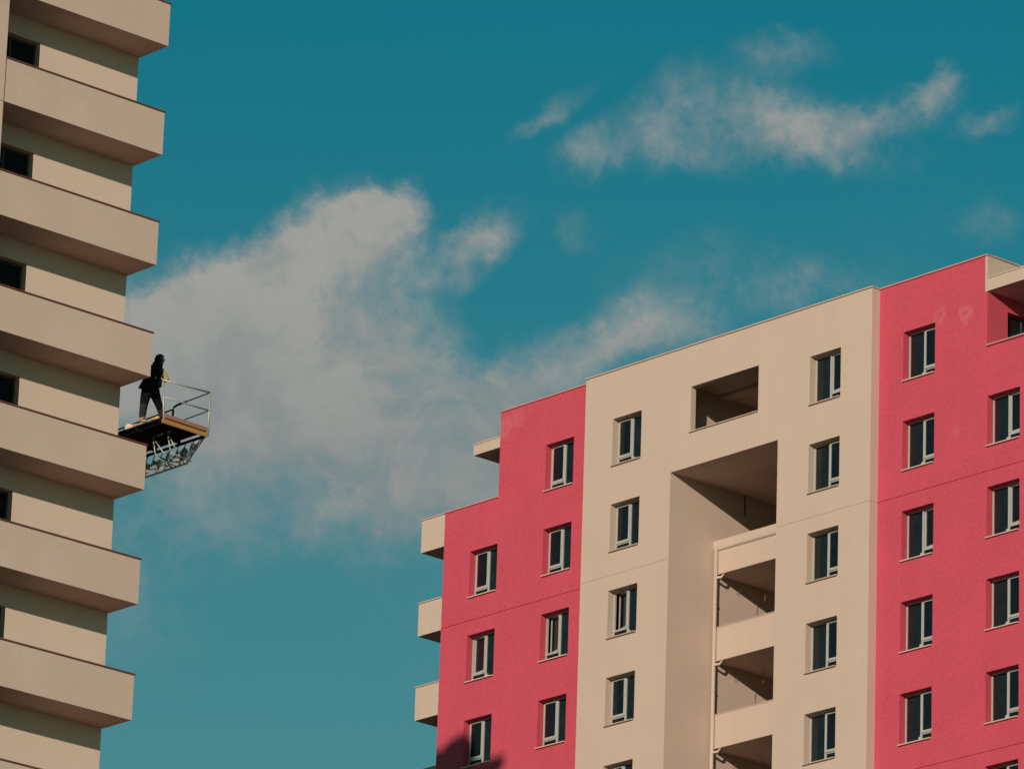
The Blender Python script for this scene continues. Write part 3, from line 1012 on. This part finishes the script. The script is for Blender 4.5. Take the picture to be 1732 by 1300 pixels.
def nd(name, p, r, to=None):
    names[name] = len(nodes)
    r = tuple(q * 1.1 for q in r) if isinstance(r, tuple) else (r * 1.12 if r > 0.03 else r)
    nodes.append((p, r))
    if to is not None:
        edges.append((names[to], names[name]))


nd('pelvis', J(-0.03, 0.02, 1.00), (0.22, 0.18))
nd('waist', J(-0.01, 0.01, 1.18), (0.215, 0.175))
edges.append((0, 1))
nd('chest', J(0.06, 0.0, 1.40), (0.225, 0.18), 'waist')
nd('upper', J(0.10, 0.0, 1.51), (0.16, 0.12), 'chest')
nd('neck', J(0.135, 0.0, 1.59), 0.065, 'upper')
nd('head0', J(0.175, 0.0, 1.65), 0.085, 'neck')
nd('head1', J(0.185, 0.0, 1.735), 0.098, 'head0')
nd('head2', J(0.175, 0.0, 1.80), 0.07, 'head1')
# legs: baggy trousers, one foot set back, one forward towards the outer side of the deck
for s, hip, knee, ank, toe, f in (('l', (-0.11, -0.09, 0.90), (-0.17, -0.10, 0.52), (-0.20, -0.10, 0.11), (-0.07, -0.12, 0.04), 1.25),
                                  ('r', (0.05, 0.14, 0.92), (0.20, 0.32, 0.58), (0.35, 0.48, 0.16), (0.49, 0.48, 0.06), 1.08)):
    nd('hip' + s, J(*hip), 0.115 * f, 'pelvis')
    mid = tuple((a + b) / 2 for a, b in zip(hip, knee))
    nd('thigh' + s, J(*mid), 0.100 * f, 'hip' + s)
    nd('knee' + s, J(*knee), 0.080 * f, 'thigh' + s)
    mid = tuple(a * 0.6 + b * 0.4 for a, b in zip(knee, ank))
    nd('calf' + s, J(*mid), 0.074 * f, 'knee' + s)
    nd('ankle' + s, J(*ank), 0.062 * f, 'calf' + s)
    nd('heel' + s, J(ank[0] - 0.02, ank[1], ank[2] - 0.055), 0.050, 'ankle' + s)
    nd('toe' + s, J(*toe), 0.042, 'heel' + s)
# arms brought forward onto the rail
for s, sh, elb, wr in (('l', (0.02, -0.19, 1.45), (0.01, -0.24, 1.20), (0.12, -0.12, 1.14)),
                       ('r', (0.19, 0.16, 1.50), (0.38, 0.18, 1.25), (0.20, 0.06, 1.19))):
    nd('sh' + s, J(*sh), 0.082, 'upper')
    mid = tuple((a + b) / 2 for a, b in zip(sh, elb))
    nd('arm' + s, J(*mid), 0.082, 'sh' + s)
    nd('elbow' + s, J(*elb), 0.070, 'arm' + s)
    nd('wrist' + s, J(*wr), 0.044, 'elbow' + s)
    dirv = (Vector(wr) - Vector(elb)).normalized()
    palm = Vector(wr) + dirv * 0.07
    nd('palm' + s, J(*palm), (0.042, 0.026), 'wrist' + s)
    side = dirv.cross(Vector((0, 0, 1))).normalized()
    for fi, (o_, L_) in enumerate(((-0.033, 0.075), (-0.011, 0.09), (0.011, 0.085), (0.033, 0.065))):
        k1 = palm + side * o_ + dirv * (0.035 + L_ * 0.4)
        k2 = palm + side * o_ * 1.1 + dirv * (0.035 + L_ * 0.8) + Vector((0, 0, -0.03))
        nd('f%d%s' % (fi, s), J(*k1), 0.011, 'palm' + s)
        nd('g%d%s' % (fi, s), J(*k2), 0.009, 'f%d%s' % (fi, s))
    th = palm + side * -0.055 + dirv * 0.02 + Vector((0, 0, -0.01))
    nd('thumb' + s, J(*th), 0.012, 'palm' + s)
body = skin_mesh(nodes, edges, 0)
M['skin'] = simple('skin', (0.32, 0.17, 0.11), 0.6, 0, 0.05)
M['trouser'] = simple('black_work_trousers', (0.006, 0.0065, 0.009), 0.95, 0, 0.5, 14, 0.1)
M['jacket'] = simple('black_jacket', (0.008, 0.008, 0.011), 0.95, 0, 0.5, 9, 0.1)
M['sleeve'] = simple('ochre_sleeve', (0.40, 0.29, 0.12), 0.9, 0, 0.3, 12)
M['shoe'] = simple('dusty_tan_boots', (0.36, 0.20, 0.13), 0.8, 0, 0.3, 14)


def spatter():
    m_, T, b = new_mat('paint_spattered_trousers')
    pos = world_pos(T)
    f = T.maprange(T.noise(pos, 24.0, 3, 0.6).outputs[0], 0.58, 0.72)
    T.plug(b.inputs['Base Color'], T.mix(f, (0.008, 0.008, 0.011, 1), (0.12, 0.115, 0.11, 1)))
    b.inputs['Roughness'].default_value = 0.9
    return m_


M['spatter'] = spatter()
for k in ('jacket', 'trouser', 'spatter', 'shoe', 'sleeve', 'skin'):
    body.materials.append(M[k])
for p in body.polygons:
    c = p.center - BASE
    r, b_, z = c.dot(AR), c.dot(AB), c.z
    i = 0
    if z > 1.60:
        i = 5
    elif z > 0.98:
        arm = r > 0.235 - (1.42 - z) * 0.25 and b_ > 0.03
        i = 4 if (arm and z < 1.50) else 0
        if 1.08 < z < 1.24 and 0.08 < r < 0.22 and b_ < 0.10 and (r > 0.14 or b_ < -0.08):
            i = 5
    elif z > 0.48:
        i = 1
    elif z > 0.13 + (0.03 if r > 0.2 else 0):
        i = 2
    else:
        i = 3
    p.material_index = i
    p.use_smooth = True
# re-centre on the feet
body.transform(Matrix.Translation(-BASE))
pe = bpy.data.objects.new('person', body)
COL.objects.link(pe)
pe.location = BASE
tag(pe, 'person in dark hooded clothes standing on the work platform and leaning on its rail', 'person')


def ell(mb, c, rx, ry, rz, n=12, m_=8, cut=None):
    base = len(mb.v)
    for i in range(m_ + 1):
        th = math.pi * i / m_
        for j in range(n):
            ph = 2 * math.pi * j / n
            mb.v.append(tuple(c + AR * rx * math.sin(th) * math.cos(ph) + AB * ry * math.sin(th) * math.sin(ph) + Vector((0, 0, rz * math.cos(th)))))
    for i in range(m_):
        for j in range(n):
            if cut and cut(i, j):
                continue
            mb.f.append((base + i * n + j, base + i * n + (j + 1) % n, base + (i + 1) * n + (j + 1) % n, base + (i + 1) * n + j))
            mb.mi.append(0)
    return mb


# hood drawn over the head, open at the face, and the jacket's skirt
hd = MB()
ell(hd, J(0.165, 0, 1.735), 0.140, 0.132, 0.155, 16, 10, cut=lambda i, j: 3 <= i <= 7 and (j <= 1 or j >= 14))
ell(hd, J(0.115, 0, 1.60), 0.14, 0.15, 0.11, 14, 8)
hd.build('hood', M['jacket'], pe, smooth=True)
hm = MB()
n = 18
rings = []
for (r0, z, rx, ry) in ((0.0, 1.26, 0.215, 0.22), (-0.02, 1.10, 0.265, 0.25), (-0.05, 0.97, 0.30, 0.27)):
    i0 = len(hm.v)
    for j in range(n):
        ph = 2 * math.pi * j / n
        hm.v.append(tuple(J(r0 + rx * math.cos(ph), ry * math.sin(ph), z + 0.02 * math.sin(3 * ph) + (0.05 if (z < 1.05 and math.cos(ph) > 0.2) else 0))))
    rings.append(i0)
for a, b in zip(rings, rings[1:]):
    for j in range(n):
        hm.f.append((a + j, a + (j + 1) % n, b + (j + 1) % n, b + j))
        hm.mi.append(0)
hm.build('jacket_skirt', M['jacket'], pe, smooth=True)
# face: eyes, nose and mouth
fc = MB()
fo = J(0.282, 0, 1.735)
ell(fc, fo + Vector((0, 0, -0.005)), 0.022, 0.014, 0.026, 8, 6)
fc.build('nose', M['skin'], pe, smooth=True)
for s in (-1, 1):
    ell(MB(), J(0.282, 0.035 * s, 1.755), 0.010, 0.014, 0.009, 8, 6).build('eye', M['black_steel'], pe, smooth=True)
ell(MB(), J(0.272, 0, 1.685), 0.010, 0.026, 0.007, 8, 6).build('mouth', M['red_sack'], pe, smooth=True)
